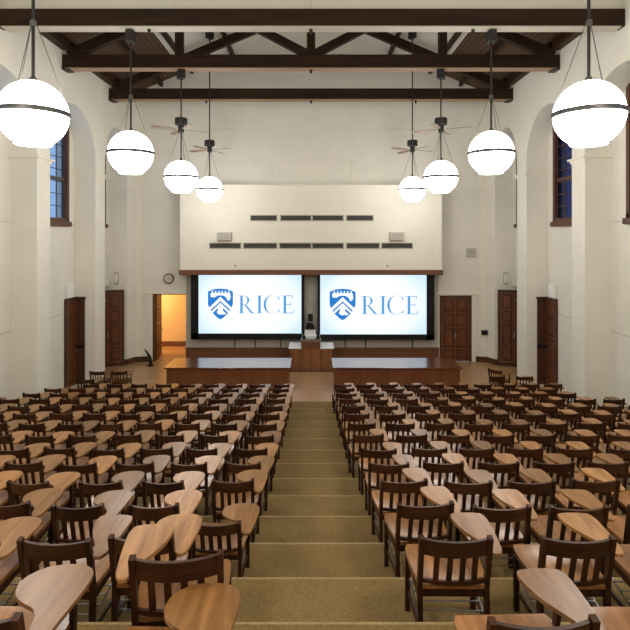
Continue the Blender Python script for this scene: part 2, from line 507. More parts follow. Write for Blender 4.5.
# ------------------------------------------------------------------ ceiling
SL = 0.42
ZE = 10.55
def roof_z(x): return ZE + SL*(WP-abs(x))
XB = 5.0
def slab(x0, x1, y0, y1, mat, th=0.12, n='ceiling'):
    mb = MB()
    for s in (-1, 1):
        o = [(s*x0, roof_z(x0)), (s*x1, roof_z(x1)), (s*x1, roof_z(x1)+th), (s*x0, roof_z(x0)+th)]
        mb.plate(o, y0, y1)
    return struct(n, mb, mat)
slab(0.0, XB, 12.1, YB+0.2, M['ceil'])
slab(XB, 8.2, 12.1, YB+0.2, M['boards'])
mb = MB(); mb.box(-8.2, 8.2, YR-0.2, 12.0, 10.9, 11.1); struct('ceiling', mb, M['ceil'])
mb = MB(); mb.box(-8.2, 8.2, 11.98, 12.12, 10.09, 14.2); struct('wall_gable', mb, M['ceil'])
mb = MB(); mb.box(-0.012, 0.012, 11.972, 11.98, 10.10, 10.9); 
struct('trim_21', mb, M['groove'])
mb = MB(); mb.box(-8.3, 8.3, YR-0.25, YR, -0.1, 11.1); struct('wall_rear', mb, M['wall'])

# trusses
def truss(y, flat=False, where=''):
    t = empty('ceiling_beam' if flat else 'roof_truss', (0, y, EAVE-0.38-(0.05 if flat else 0)), label=where, cat='roof truss', group='dark timber roof trusses')
    def P(mb, n): return mb.build(n, M['beam'], t)
    zz = lambda z: z-(EAVE-0.38)
    mb = MB(); mb.box(-WP-0.02, WP+0.02, -0.13, 0.13, 0, 0.40 if flat else 0.38, 0.008); P(mb, 'tie_beam')
    mb = MB(); mb.box(-WP+0.1, WP-0.1, -0.15, 0.15, -0.025, 0.0)
    mb.build('bottom_plate', M['trimbeam'], t)
    for s in ((-1, 1) if not flat else ()):
        mb = MB(); mb.box(s*(WP-0.22), s*(WP-0.01), -0.17, 0.17, -0.06, -0.028, 0.005)
        mb.build('corbel_plate', M['blackm'], t)
    for x in (-3.7, 0, 3.7):
        mb = MB(); mb.tube([(x, 0, 0), (x, 0, -0.12)], [0.05, 0.03], 8); mb.build('bolt', M['blackm'], t)
    if flat: return t
    for s in (-1, 1):
        mb = MB(); mb.bar((s*(WP-0.15), 0, zz(10.17)), (s*0.05, 0, zz(10.17+SL*(WP-0.15))), 0.2, 0.28, (0, 0, 1)); P(mb, 'rafter')
        if y > 17: continue
        mb = MB(); mb.bar((s*0.1, 0, 0.42), (s*2.35, 0, 0.42+2.25*0.52), 0.2, 0.22); P(mb, 'strut')
        mb = MB(); mb.box(s*3.78-0.11, s*3.78+0.11, -0.1, 0.1, 0.3, zz(11.45)); P(mb, 'queen_post')
    if y < 17:
        mb = MB(); mb.box(-0.12, 0.12, -0.11, 0.11, 0.36, zz(12.9)); P(mb, 'king_post')
    return t
M['trimbeam'] = mat_wood('beam_underside', (0.24, 0.15, 0.09), (0.36, 0.24, 0.15), 0.45, axis=0, scale=6, vary=0.05)
M['flatplate'] = mat_plain('painted_beam_plate', (0.50, 0.46, 0.38), 0.6)
truss(11.88, True, 'nearest dark timber beam, running straight under the pale gable panel')
truss(14.95, False, 'middle dark timber truss with king post and diagonal struts')
truss(18.38, False, 'farthest dark timber roof truss, nearest the back wall over the screens')
for o in list(bpy.data.objects):
    if o.name.startswith('bottom_plate') and o.parent and abs(o.parent.location.y-11.88) < 0.1:
        o.data.materials[0] = M['flatplate']

# wall plates and purlins
def purlin(x, y0, y1, w, h, z, label, name='roof_purlin'):
    mb = MB(); mb.box(x-w/2, x+w/2, y0, y1, z-h, z)
    o = mb.build(name, M['beamy'])
    tag(o, label, 'beam', 'lengthwise roof timbers')
for s, nm in ((-1, 'left'), (1, 'right')):
    for (y0, y1, bn) in ((12.1, 14.82, 'nearer'), (15.08, 18.25, 'middle'), (18.51, YB, 'farthest')):
        purlin(s*(WP-0.10), y0, y1, 0.26, 0.30, roof_z(WP-0.1)-0.02, 'dark eaves beam along the top of the %s wall, %s roof bay' % (nm, bn), 'eaves_beam')
        for x, ordn in ((5.9, 'lower'), (4.7, 'middle'), (3.1, 'upper')):
            purlin(s*x, y0, y1, 0.12, 0.16, roof_z(x+0.06)-0.005, 'dark %s purlin on the %s roof slope, %s roof bay' % (ordn, nm, bn))

# ------------------------------------------------------------------ pendant lights
def pendant(x, y, z, top, fan, label, seed=0.0, mount='plate', R=0.5):
    t = empty('ceiling_fan_light' if fan else 'pendant_light', (x, y, z), seed, label, 'pendant light', 'round white globe pendant lights')
    n = 24
    prof = []
    zc = -0.86*R
    a0 = math.asin(-0.86)
    for i in range(n+1):
        a = a0 + (PI/2-0.06-a0)*i/n
        prof.append((R*math.cos(a), R*math.sin(a)))
    mb = MB(); mb.lathe(prof, 48, capb=False); mb.build('globe', M['globe'], t, True)
    mb = MB(); r0 = R*math.cos(a0)
    mb.lathe([(r0*0.99, zc-0.03), (r0+0.01, zc-0.02), (r0+0.01, zc+0.005), (r0*0.99, zc+0.01)], 40); mb.build('diffuser', M['globelow'], t)
    mb = MB(); mb.lathe([(R+0.003, -0.034), (R+0.022, -0.034), (R+0.022, 0.034), (R+0.003, 0.034)], 48, capb=False, capt=False)
    mb.build('band', M['band'], t, True)
    mb = MB(); mb.tube([(0, 0, R-0.02), (0, 0, top-z)], 0.024 if not fan else 0.021, 8)
    mb.lathe([(0.05, R-0.02), (0.05, R+0.04), (0.025, R+0.07)], 12)
    mb.build('stem', M['blackm'], t)
    mb = MB(); mb.lathe([(r0+0.012, zc-0.006), (r0+0.034, zc-0.006), (r0+0.034, zc+0.006), (r0+0.012, zc+0.006)], 40, capb=False, capt=False); mb.build('lower_rim', M['band'], t)
    hz = 1.28
    for k in range(3):
        a = 2*PI*k/3+0.5
        mb = MB(); mb.tube([(0.05*math.cos(a), 0.05*math.sin(a), hz), ((R+0.01)*math.cos(a), (R+0.01)*math.sin(a), 0.02)], 0.006, 5)
        mb.build('cable', M['band'], t)
    if fan:
        mb = MB(); mb.lathe([(0.16, 1.50), (0.178, 1.515), (0.178, 1.68), (0.15, 1.70)], 20); mb.lathe([(0.06, 1.28), (0.085, 1.31), (0.085, 1.50)], 16)
        fm = mb.build('fan_motor', M['blackm'], t, False)
        for k in range(4):
            a = PI/2*k
            ol = [(0.14, -0.03), (0.3, -0.065), (0.8, -0.075), (0.86, -0.03), (0.86, 0.03), (0.8, 0.075), (0.3, 0.065), (0.14, 0.03)]
            mb = MB(); mb.prism(ol, 0, 0.012)
            bm = mb.bm
            bmesh.ops.rotate(bm, verts=bm.verts, cent=(0, 0, 0), matrix=Matrix.Rotation(math.radians(12), 3, 'X'))
            bmesh.ops.rotate(bm, verts=bm.verts, cent=(0, 0, 0), matrix=Matrix.Rotation(a, 3, 'Z'))
            bmesh.ops.translate(bm, verts=bm.verts, vec=(0, 0, 1.36))
            mb.build('fan_blade', M['blade'], fm)
    else:
        mb = MB(); mb.lathe([(0.03, hz-0.02), (0.045, hz), (0.045, hz+0.05), (0.03, hz+0.07)], 14); mb.build('cable_collar', M['band'], t)
    mb = MB()
    if mount == 'plate':
        mb.box(-0.13, 0.13, -0.13, 0.13, top-z-0.07, top-z)
    else:
        mb.box(-0.09, 0.09, -0.13, 0.13, top-z-0.26, top-z, 0.01)
    mb.build('ceiling_mount', M['blackm'], t)
BOT = EAVE-0.38-0.025
for s, nm in ((-1, 'left'), (1, 'right')):
    pendant(s*3.98, 7.45, 6.73, 10.9, False, 'largest white globe pendant on the %s, nearest the camera' % nm, 0, 'plate', 0.475)
    pendant(s*4.14, 11.95, 6.88, 9.68, False, 'second nearest white globe pendant on the %s, hung from the nearest beam' % nm, 0, 'clamp', 0.505)
    pendant(s*3.73, 14.93, 6.66, BOT, True, 'white globe pendant with ceiling fan hung from the middle truss, %s side' % nm, 0.55 if s < 0 else -0.5, 'clamp', 0.475)
    pendant(s*3.50, 17.95, 6.57, roof_z(3.50)-0.02, True, 'smallest white globe pendant with ceiling fan, by the back wall on the %s' % nm, 0.45*s, 'clamp', 0.445)

# ------------------------------------------------------------------ doors
def panel_door(root, W, H, name='leaf', cols=2, rows=(0.30, 0.95, 0.60, 0.42), mat=None, knob=True, knobx=None):
    """leaf in local xz plane, x 0..W, facing -y; raised panels; returns leaf"""
    mat = mat or M['door']
    lf = MB().box(0, W, 0.03, 0.05, 0.02, H).build(name, M['doordark'], root)
    mb = MB()
    st = 0.10
    fr = [(0, st), (W-st, W)]
    if cols == 2: fr.append((W/2-st*0.6, W/2+st*0.6))
    for a, b in fr: mb.box(a, b, -0.022, 0.032, 0.02, H)
    zc = 0.02
    tot = sum(rows); avail = H-0.02 - st*(len(rows)+1)
    spans = []
    for r in rows:
        mb.box(0, W, -0.0215, 0.031, zc, zc+st)
        spans.append((zc+st, zc+st+avail*r/tot)); zc = zc+st+avail*r/tot
    mb.box(0, W, -0.0215, 0.031, H-st, H)
    xs = [(st, W-st)] if cols == 1 else [(st, W/2-st*0.6), (W/2+st*0.6, W-st)]
    for a, b in spans:
        for x0, x1 in xs:
            mb.box(x0+0.035, x1-0.035, -0.01, 0.031, a+0.035, b-0.035, 0.012)
    mb.build('panelling', mat, lf)
    if knob:
        kx = knobx if knobx is not None else W-0.08
        kb = MB(); kb.box(kx-0.03, kx+0.03, -0.035, -0.02, H*0.36, H*0.44); kb.tube([(kx, -0.03, H*0.40), (kx, -0.09, H*0.40)], [0.018, 0.032], 10)
        kb.build('door_knob', M['brown_metal'], lf)
    return lf
# door_1: right back-wall door
r = empty('door_1', (DR0, YB+0.02, 0)); r['kind'] = 'structure'
mb = MB(); W = DR1-DR0
mb.box(0, 0.06, -0.04, 0.2, 0, DRT); mb.box(W-0.06, W, -0.04, 0.2, 0, DRT); mb.box(0, W, -0.04, 0.2, DRT-0.06, DRT)
mb.build('door_frame', M['doordark'], r)
lf = panel_door(r, W-0.12, DRT-0.06, rows=(0.45, 1.0, 0.62, 0.62), knobx=(W-0.12)/2); lf.location = (0.06, 0.02, 0)
# door_2: open leaf in the left doorway
r = empty('door_2', (DL0, YB+0.02, 0)); r['kind'] = 'structure'
mb = MB(); mb.box(0, 0.06, -0.05, 0.26, 0, DLT); mb.box(0, DL1-DL0, -0.02, 0.24, DLT-0.03, DLT)
mb.build('door_frame', M['doordark'], r)
lf = panel_door(r, 1.1, DLT-0.06); lf.location = (0.07, 0.25, 0); lf.rotation_euler = (0, 0, math.radians(97))
# doors at the corners (slanted, beside last pilaster)
for s, n in ((-1, 3), (1, 4)):
    Wd, Hd = 1.15, 2.88
    ang = math.radians(-16)*s
    if s > 0: loc = (7.17, 19.96, 0)
    else: loc = (-7.17-Wd*math.cos(ang), 19.96-Wd*math.sin(abs(ang)), 0)
    r = empty('door_%d' % n, loc, ang if s > 0 else abs(ang)); r['kind'] = 'structure'
    mb = MB(); mb.box(0, 0.07, -0.07, 0.06, 0, Hd+0.02); mb.box(Wd-0.07, Wd, -0.07, 0.06, 0, Hd+0.02); mb.box(0, Wd, -0.07, 0.06, Hd-0.06, Hd+0.02)
    mb.box(-0.0, Wd, -0.1, 0.06, 0, 0.09)
    mb.build('door_frame', M['doordark'], r)
    lf = panel_door(r, Wd-0.14, Hd-0.14, rows=(0.6, 0.9, 0.5, 0.6), knobx=(Wd-0.14)/2); lf.location = (0.07, 0.0, 0.08)
# side doors between the first and second pilaster in view: one leaf in the wall, a narrow leaf against the pilaster
for s, n in ((-1, 5), (1, 6)):
    zf = 0.10; H = 2.80
    r = empty('door_%d' % n, (s*WW, 17.12, zf)); r['kind'] = 'structure'
    a = empty('leaf_pivot') if False else None
    lf = panel_door(r, 0.66, H, cols=1, rows=(0.6, 0.9, 0.5, 0.6), knobx=0.58 if s < 0 else 0.08)
    lf.rotation_euler = (0, 0, PI/2 if s < 0 else -PI/2)
    lf.location = (-s*0.04, -0.68 if s < 0 else -0.02, 0)
    mb = MB(); mb.box(-s*0.34, 0, -0.03, 0.0, 0, H)
    mb.box(-s*0.31, -s*0.04, -0.04, 0.0, 0.2, 1.0); mb.box(-s*0.31, -s*0.04, -0.04, 0.0, 1.35, 2.6)
    side = mb.build('side_leaf', M['doordark'], r)
    mb = MB(); mb.box(-s*0.36, -s*0.02, -0.10, -0.06, 1.22, 1.29); mb.box(-s*0.34, -s*0.28, -0.07, -0.02, 1.2, 1.31)
    mb.build('push_bar', M['black'], side)
    mb = MB(); mb.box(-s*0.37, 0.02*s, -0.09, 0.0, H, H+0.07); mb.box(-s*0.09, 0.02*s, -0.74, 0.0, H, H+0.07); mb.box(-s*0.08, 0, -0.74, -0.69, 0, H)
    mb.build('door_frame', M['doordark'], r)

# ------------------------------------------------------------------ wall fixtures
def wallbox(name, cat, label, x0, x1, y0, y1, z0, z1, mat, front=None, group=None):
    r = empty(name, ((x0+x1)/2, (y0+y1)/2, z0), 0, label, cat, group)
    w, d, h = (x1-x0)/2, (y1-y0)/2, z1-z0
    mb = MB(); mb.box(-w, w, -d, d, 0, h, min(w, d, h)*0.15); mb.build('housing', mat, r)
    if front:
        mb = MB(); mb.box(-w*0.8, w*0.8, -d-0.008, -d+0.002, h*0.15, h*0.85)
        mb.build('grille', front, r)
    return r
# vents on the soffit (face y = 19.70, scale 26.4 px/m)
S = 26.4
def vx(p): return (p-311)/S
def vz(p): return 5-(p-235)/S
for i, (a, b) in enumerate(((251, 276.5), (281, 310.7), (312.8, 342.8), (347, 372.8))):
    nm = ('leftmost', 'second from left', 'third from left', 'rightmost')[i]
    r = empty('air_vent', (vx((a+b)/2), 19.69, vz(220.3)), 0, 'dark slotted air vent in the upper row of four, %s' % nm, 'air vent', 'upper row of soffit vents')
    w = (b-a)/S/2; h = 4.6/S
    mb = MB(); mb.box(-w-0.03, w+0.03, -0.012, 0.01, -0.03, 0); mb.box(-w-0.03, w+0.03, -0.012, 0.01, h, h+0.03)
    mb.box(-w-0.03, -w, -0.012, 0.01, -0.03, h+0.03); mb.box(w, w+0.03, -0.012, 0.01, -0.03, h+0.03); mb.build('vent_frame', M['ventframe'], r)
    mb = MB(); mb.box(-w, w, -0.002, 0.008, 0, h); mb.build('backing', M['vent'], r)
    mb = MB()
    for k in range(1, 14): mb.box(-w+2*w*k/14-0.006, -w+2*w*k/14+0.006, -0.01, 0, 0, h)
    mb.box(-w, w, -0.01, 0, h*.47, h*.53); mb.build('slats', M['blackm'], r)
for i, (a, b) in enumerate(((210, 240.5), (244, 276.5), (280, 310.7), (312.5, 343), (347, 379), (382, 412))):
    nm = ('leftmost', 'second from left', 'third from left', 'fourth from left', 'fifth from left', 'rightmost')[i]
    r = empty('air_vent', (vx((a+b)/2), 19.69, vz(248)), 0, 'dark slotted air vent in the lower row of six, %s' % nm, 'air vent', 'lower row of soffit vents')
    w = (b-a)/S/2; h = 4.6/S
    mb = MB(); mb.box(-w-0.03, w+0.03, -0.012, 0.01, -0.03, 0); mb.box(-w-0.03, w+0.03, -0.012, 0.01, h, h+0.03)
    mb.box(-w-0.03, -w, -0.012, 0.01, -0.03, h+0.03); mb.box(w, w+0.03, -0.012, 0.01, -0.03, h+0.03); mb.build('vent_frame', M['ventframe'], r)
    mb = MB(); mb.box(-w, w, -0.002, 0.008, 0, h); mb.build('backing', M['vent'], r)
    mb = MB()
    for k in range(1, 14): mb.box(-w+2*w*k/14-0.006, -w+2*w*k/14+0.006, -0.01, 0, 0, h)
    mb.box(-w, w, -0.01, 0, h*.47, h*.53); mb.build('slats', M['blackm'], r)
for a, b, nm in ((217.5, 231.4, 'left'), (389.6, 403.6, 'right')):
    wallbox('wall_speaker', 'speaker', 'small pale grey speaker box on the soffit above the vents, %s one' % nm, vx(a), vx(b), 19.52, 19.70, vz(240.3), vz(232), M['speaker'], M['ventframe'], 'soffit speakers')
for p, nm in ((235.6, 'left'), (387.3, 'right')):
    mb = MB(); mb.tube([(vx(p), 19.70, vz(265.7)), (vx(p), 19.64, vz(265.7))], [0.04, 0.03], 12)
    tag(mb.build('sprinkler_head', M['brown_metal']), 'tiny round metal knob low on the soffit above the %s screen' % nm, 'sprinkler')
# clock
cx, cz = (168.9-311)/25.3, 5-(278.5-235)/25.3
r = empty('wall_clock', (cx, YB, cz), 0, 'small round wall clock on the back wall above the open doorway', 'clock')
mb = MB(); mb.tube([(0, 0, 0), (0, -0.06, 0)], 0.205, 28); mb.build('case', M['doordark'], r)
mb = MB(); mb.tube([(0, -0.055, 0), (0, -0.066, 0)], 0.165, 28); mb.build('clock_face', M['clock'], r)
mb = MB(); mb.bar((0, -0.07, 0), (0.07, -0.07, 0.06), 0.006, 0.02, (0, 1, 0)); mb.build('hour_hand', M['black'], r)
mb = MB(); mb.bar((0, -0.072, 0), (-0.04, -0.072, 0.12), 0.005, 0.014, (0, 1, 0)); mb.build('minute_hand', M['black'], r)
# boxes on the walls
wallbox('wall_speaker', 'speaker', 'square pale wall box high on the back wall above the closed door', 6.13, 6.50, YB-0.1, YB, 4.15, 4.49, M['speaker'], M['ventframe'])
wallbox('wall_bell', 'alarm bell', 'small dark wall fixture beside the closed back door', 6.70, 6.92, YB-0.2, YB-0.06, 1.08, 1.26, M['doordark'], M['black'])
for s, nm in ((-1, 'left'), (1, 'right')):
    wallbox('exit_light', 'emergency light', 'white box above the side door on the %s wall' % nm, min(s*(WW-0.10), s*(WW-0.005)), max(s*(WW-0.10), s*(WW-0.005)), 16.45, 16.85, 2.99, 3.42, M['white'])
    wallbox('wall_sign', 'wall box', 'small pale box on the pier above the corner door on the %s' % nm, min(s*7.42, s*7.56), max(s*7.42, s*7.56), 19.99, 20.07, 3.1, 3.56, M['ventframe'], M['wall2'])

# ------------------------------------------------------------------ screens
YS = 20.2
SQ = None
def quad(mb, pts, y):
    if SQ: pts = [(SQ[0]+(x-SQ[0])*SQ[1], z) for x, z in pts]
    v = [mb.bm.verts.new((x, y, z)) for x, z in pts]
    mb.bm.faces.new(v)
def stroke(mb, x0, z0, x1, z1, w0, w1, y):
    """slanted stroke with horizontal width"""
    quad(mb, [(x0, z0), (x0+w0, z0), (x1+w1, z1), (x1, z1)], y)
def letters(cx, z0, H, root, y):
    """serif capitals R I C E ; cx = left edge"""
    global SQ
    SQ = (cx, 0.885)
    mb = MB(); t = H*0.035
    def serif(x, z, w, up):
        h = H*0.03
        quad(mb, [(x-w/2, z), (x+w/2, z), (x+w/2, z+h), (x-w/2, z+h)], y)
    def stem(x, w=H*0.165):
        quad(mb, [(x, z0), (x+w, z0), (x+w, z0+H), (x, z0+H)], y)
        serif(x+w/2, z0, w*2.6, 1); serif(x+w/2, z0+H-H*0.03, w*2.6, 1)
    def arc(cx_, cz_, rx, rz, a0, a1, wf, n=24):
        prev = None
        for i in range(n+1):
            a = math.radians(a0+(a1-a0)*i/n)
            w = wf(a)
            po = (cx_+rx*math.cos(a), cz_+rz*math.sin(a)); pi_ = (cx_+(rx-w)*math.cos(a), cz_+(rz-w*0.35)*math.sin(a))
            if prev: quad(mb, [prev[0], po, pi_, prev[1]], y)
            prev = (po, pi_)
    # R
    x = cx+H*0.08; stem(x)
    arc(x+H*0.22, z0+H*0.735, H*0.36, H*0.265, -90, 90, lambda a: H*(0.035+0.10*max(0, math.cos(a))))
    quad(mb, [(x+H*.1, z0+H*.965), (x+H*.24, z0+H*.965), (x+H*.24, z0+H), (x+H*.1, z0+H)], y)
    quad(mb, [(x+H*.1, z0+H*.47), (x+H*.24, z0+H*.47), (x+H*.24, z0+H*.51), (x+H*.1, z0+H*.51)], y)
    stroke(mb, x+H*0.68, z0, x+H*0.24, z0+H*0.49, H*0.17, H*0.13, y)
    quad(mb, [(x+H*.66, z0), (x+H*.98, z0-H*.02), (x+H*.98, z0+H*.01), (x+H*.68, z0+H*.05)], y)
    # I
    x = cx+H*1.22; stem(x)
    # C
    xc = cx+H*2.12
    arc(xc, z0+H*0.5, H*0.56, H*0.53, 48, 312, lambda a: H*(0.04+0.12*max(0, -math.cos(a))))
    quad(mb, [(xc+H*.36, z0+H*.88), (xc+H*.42, z0+H*1.0), (xc+H*.45, z0+H*.72), (xc+H*.42, z0+H*.72)], y)
    quad(mb, [(xc+H*.36, z0+H*.12), (xc+H*.42, z0-H*.0), (xc+H*.46, z0+H*.24), (xc+H*.43, z0+H*.24)], y)
    # E
    x = cx+H*2.83; stem(x)
    for zz_, w in ((0, .60), (.49, .46), (.965, .56)):
        quad(mb, [(x+H*.1, z0+H*zz_), (x+H*w, z0+H*zz_), (x+H*w, z0+H*zz_+H*.04), (x+H*.1, z0+H*zz_+H*.04)], y)
    quad(mb, [(x+H*.57, z0), (x+H*.62, z0), (x+H*.66, z0+H*.2), (x+H*.62, z0+H*.2)], y)
    quad(mb, [(x+H*.53, z0+H), (x+H*.57, z0+H), (x+H*.57, z0+H*.82), (x+H*.54, z0+H*.82)], y)
    quad(mb, [(x+H*.44, z0+H*.40), (x+H*.47, z0+H*.40), (x+H*.47, z0+H*.62), (x+H*.44, z0+H*.62)], y)
    SQ = None
    o = mb.build('lettering', M['ink'], root); o.location = -root.location
def shield(cx, cz, W, H, root, y):
    # outline
    pts = []
    pts += [(-0.5, 0.40), (-0.25, 0.485), (0, 0.5), (0.25, 0.485), (0.5, 0.40)]
    pts += [(0.5, 0.0), (0.44, -0.14), (0.30, -0.30), (0.12, -0.44), (0, -0.5), (-0.12, -0.44), (-0.30, -0.30), (-0.44, -0.14), (-0.5, 0.0)]
    T = lambda p: (cx+p[0]*W, cz+p[1]*H)
    mb = MB(); quad(mb, [T(p) for p in pts], y); o = mb.build('shield', M['inkd'], root); o.location = -root.location
    mb = MB()
    y2 = y-0.004
    # two chevrons
    for a, b in ((0.10, 0.235), (-0.055, 0.045)):
        ext = 0.46 if a > 0 else 0.38
        quad(mb, [T(p) for p in ((0, a), (0, b), (-ext, b-ext*0.78), (-ext, a-ext*0.78+0.02))], y2)
        quad(mb, [T(p) for p in ((0, a), (0, b), (ext, b-ext*0.78), (ext, a-ext*0.78+0.02))], y2)
    # battlement band with birds at both ends
    quad(mb, [T(p) for p in ((-0.38, 0.22), (-0.22, 0.22), (-0.1, 0.28), (0.1, 0.28), (0.22, 0.22), (0.38, 0.20), (0.40, 0.34), (0.3, 0.36), (-0.3, 0.36), (-0.41, 0.34))], y2)
    for x in (-0.33, -0.2, -0.07, 0.06, 0.19, 0.32):
        quad(mb, [T((x-0.025, 0.30)), T((x+0.045, 0.30)), T((x+0.03, 0.43)), T((x-0.01, 0.43))], y2)
    quad(mb, [T(p) for p in ((0.22, 0.22), (0.30, 0.10), (0.38, 0.14), (0.42, 0.26))], y2)
    # lower bird
    for (px_, pz_, rx, rz) in ((0.0, -0.17, 0.10, 0.09), (0.0, -0.26, 0.14, 0.08), (0.14, -0.30, 0.08, 0.04)):
        quad(mb, [T((px_+rx*math.cos(2*PI*k/14), pz_+rz*math.sin(2*PI*k/14))) for k in range(14)], y2)
    o = mb.build('shield_charges', M['inkw'], root); o.location = -root.location
def screen(x0, x1, zb, bx0, bx1, bzb, label, sh, lx, lH, lz):
    zt = 3.62
    root = empty('projection_screen', ((x0+x1)/2, YS, bzb), 0, label, 'screen', 'pair of lit screens')
    rx, rz = (x0+x1)/2, bzb
    mb = MB()
    mb.box(bx0-rx, bx1-rx, 0.0, 0.06, 0, 3.46-rz)
    mb.box(bx0-rx, x0-rx, -0.03, 0.0, 0, 3.46-rz); mb.box(x1-rx, bx1-rx, -0.03, 0.0, 0, 3.46-rz); mb.box(bx0-rx, bx1-rx, -0.03, 0, 0, zb-rz)
    mb.build('black_border', M['black'], root)
    mb = MB(); mb.box(bx0-rx, bx1-rx, -0.05, 0.07, 3.46-rz, 3.484-rz); mb.build('roller_housing', M['blackm'], root)
    # picture plane (own origin at its centre so the gradient is centred)
    w, h = (x1-x0)/2, (3.46-zb)/2
    mb = MB(); quad(mb, [(-w, -h), (w, -h), (w, h), (-w, h)], 0)
    p = mb.build('picture', M['screen'], root); p.location = (0, -0.006, zb+h-rz)
    q = p
    shield(sh[0]-rx, sh[1]-rz, sh[2], sh[3], q, -0.012)
    letters(lx-rx, lz-rz, lH, q, -0.012)
SS = 520/YS
sx = lambda p: (p-311)/SS
sz = lambda p: 5-(p-235)/SS
screen(sx(198.6), sx(301.4), sz(333.4), sx(191), sx(304.4), sz(339.3), 'left lit projection screen with blue shield and RICE lettering',
       (sx(220.5), sz(304.0), 25/SS, 31/SS), sx(239.0), 17.8/SS, sz(313.3))
screen(sx(320.2), sx(426.5), sz(334.3), sx(317.5), sx(434.4), sz(339.8), 'right lit projection screen with blue shield and RICE lettering',
       (sx(342.6), sz(304.5), 26/SS, 31.5/SS), sx(362.0), 18.2/SS, sz(314.2))

# ------------------------------------------------------------------ front benches
def bench(x0, x1, label):
    Y0, Y1, Z = 16.6, 17.95, 0.76
    r = empty('lecture_bench', ((x0+x1)/2, (Y0+Y1)/2, 0), 0, label, 'desk', 'long benches before the screens')
    w, d = (x1-x0)/2, (Y1-Y0)/2
    mb = MB(); mb.box(-w, w, -d, d, Z-0.045, Z, 0.008); mb.build('top', M['desktop'], r)
    mb = MB(); mb.box(-w+0.07, w-0.07, -d+0.06, -d+0.10, 0.0, Z-0.045)
    n = 5
    for i in range(n+1):
        x = -w+0.07 + (2*w-0.14)*i/n
        mb.box(max(-w+.07, x-0.012), min(w-.07, x+0.012), -d+0.052, -d+0.06, 0.0, Z-0.045)
    mb.build('front_panel', M['desk'], r)
    for s in (-1, 1):
        mb = MB(); mb.box(s*(w-0.07), s*(w-0.11), -d+0.10, d-0.08, 0.0, Z-0.045); mb.build('side_panel', M['desk'], r)
    mb = MB(); mb.box(-w+0.11, w-0.11, 0.05, 0.08, 0.0, Z-0.045); mb.build('back_panel', M['desk'], r)
    mb = MB(); mb.box(-w+0.06, w-0.06, -d+0.045, -d+0.052, 0.0, 0.06); mb.build('kick_board', M['doordark'], r)
bench(-4.70, -0.655, 'long low dark wood bench left of the aisle, below the left screen')
bench(0.695, 4.84, 'long low dark wood bench right of the aisle, below the right screen')

# lectern in the middle
r = empty('lectern', (0.0, 19.55, 0), 0, 'wooden teaching station between the two screens, with pale side tops', 'lectern')
mb = MB(); mb.box(-0.78, 0.80, -0.55, 0.45, 0, 0.84)
mb.build('body', M['lectern'], r)
mb = MB()
for x in (-0.78, -0.39, -0.02, 0.36, 0.76): mb.box(x, x+0.04, -0.565, -0.55, 0.0, 0.84)
mb.box(-0.78, 0.80, -0.565, -0.55, 0.0, 0.07)
mb.build('front_battens', M['trimwood'], r)
mb = MB(); mb.box(-0.82, -0.36, -0.58, 0.48, 0.84, 0.875, 0.005); mb.build('side_top', M['white'], r)
mb = MB(); mb.box(0.34, 0.84, -0.58, 0.48, 0.84, 0.875, 0.005); mb.build('side_top', M['white'], r)
mb = MB(); mb.box(-0.36, 0.34, -0.57, 0.45, 0.84, 1.10, 0.008); mb.build('centre_cabinet', M['trimwood'], r)
r = empty('control_console', (0.0, 19.45, 1.10), 0, 'silver control tray on top of the wooden teaching station', 'control panel')
mb = MB(); mb.box(-0.37, 0.37, -0.22, 0.22, 0, 0.03, 0.005); mb.build('tray', M['brown_metal'], r)
mb = MB(); mb.box(-0.16, 0.16, -0.12, 0.12, 0.03, 0.10, 0.01); mb.build('keyboard_box', M['speaker'], r)
for s in (-1, 1):
    mb = MB(); mb.box(s*0.30, s*0.34, -0.2, 0.2, 0.03, 0.18); mb.build('side_bracket', M['brown_metal'], r)
    mb = MB(); mb.box(s*0.26-0.05, s*0.26+0.05, -0.06, 0.06, 0.03, 0.14); mb.build('knob_unit', M['black'], r)
r = empty('document_camera', (-0.03, 19.92, 1.10), 0, 'black monitor head on a pale stand above the wooden teaching station', 'document camera')
mb = MB(); mb.prism([(-0.28, -0.13), (0.28, -0.13), (0.24, 0.13), (-0.24, 0.13)], 0, 0.05); mb.build('base', M['white'], r)
mb = MB(); mb.plate([(-0.22, 0.05), (0.22, 0.05), (0.2, 0.31), (-0.2, 0.31)], -0.02, 0.03); mb.build('pale_stand', M['white'], r)
mb = MB(); mb.plate([(-0.18, 0.30), (0.19, 0.30), (0.10, 0.55), (-0.14, 0.55)], -0.08, 0.0); mb.build('lower_screen', M['black'], r)
mb = MB(); mb.box(-0.09, 0.10, -0.06, 0.0, 0.59, 0.88, 0.01); mb.build('camera_head', M['black'], r)
mb = MB(); mb.tube([(0, 0.0, 0.4), (0, 0.0, 0.7)], 0.02, 8); mb.build('neck', M['blackm'], r)

# black folded stand by the doorway
r = empty('folding_stand', (-6.15, 19.9, 0), 0, 'small black curved stand on the floor by the open doorway', 'stand')
mb = MB(); mb.tube([(-0.22, 0, 0.62), (-0.12, 0, 0.50), (-0.03, 0, 0.34), (0.02, 0, 0.15), (0.02, 0, 0.03)], [0.02, 0.04, 0.06, 0.07, 0.06], 10); mb.build('curved_body', M['black'], r, True)
mb = MB(); mb.lathe([(0.15, 0.0), (0.15, 0.02), (0.05, 0.05)], 18); mb.build('base', M['black'], r)

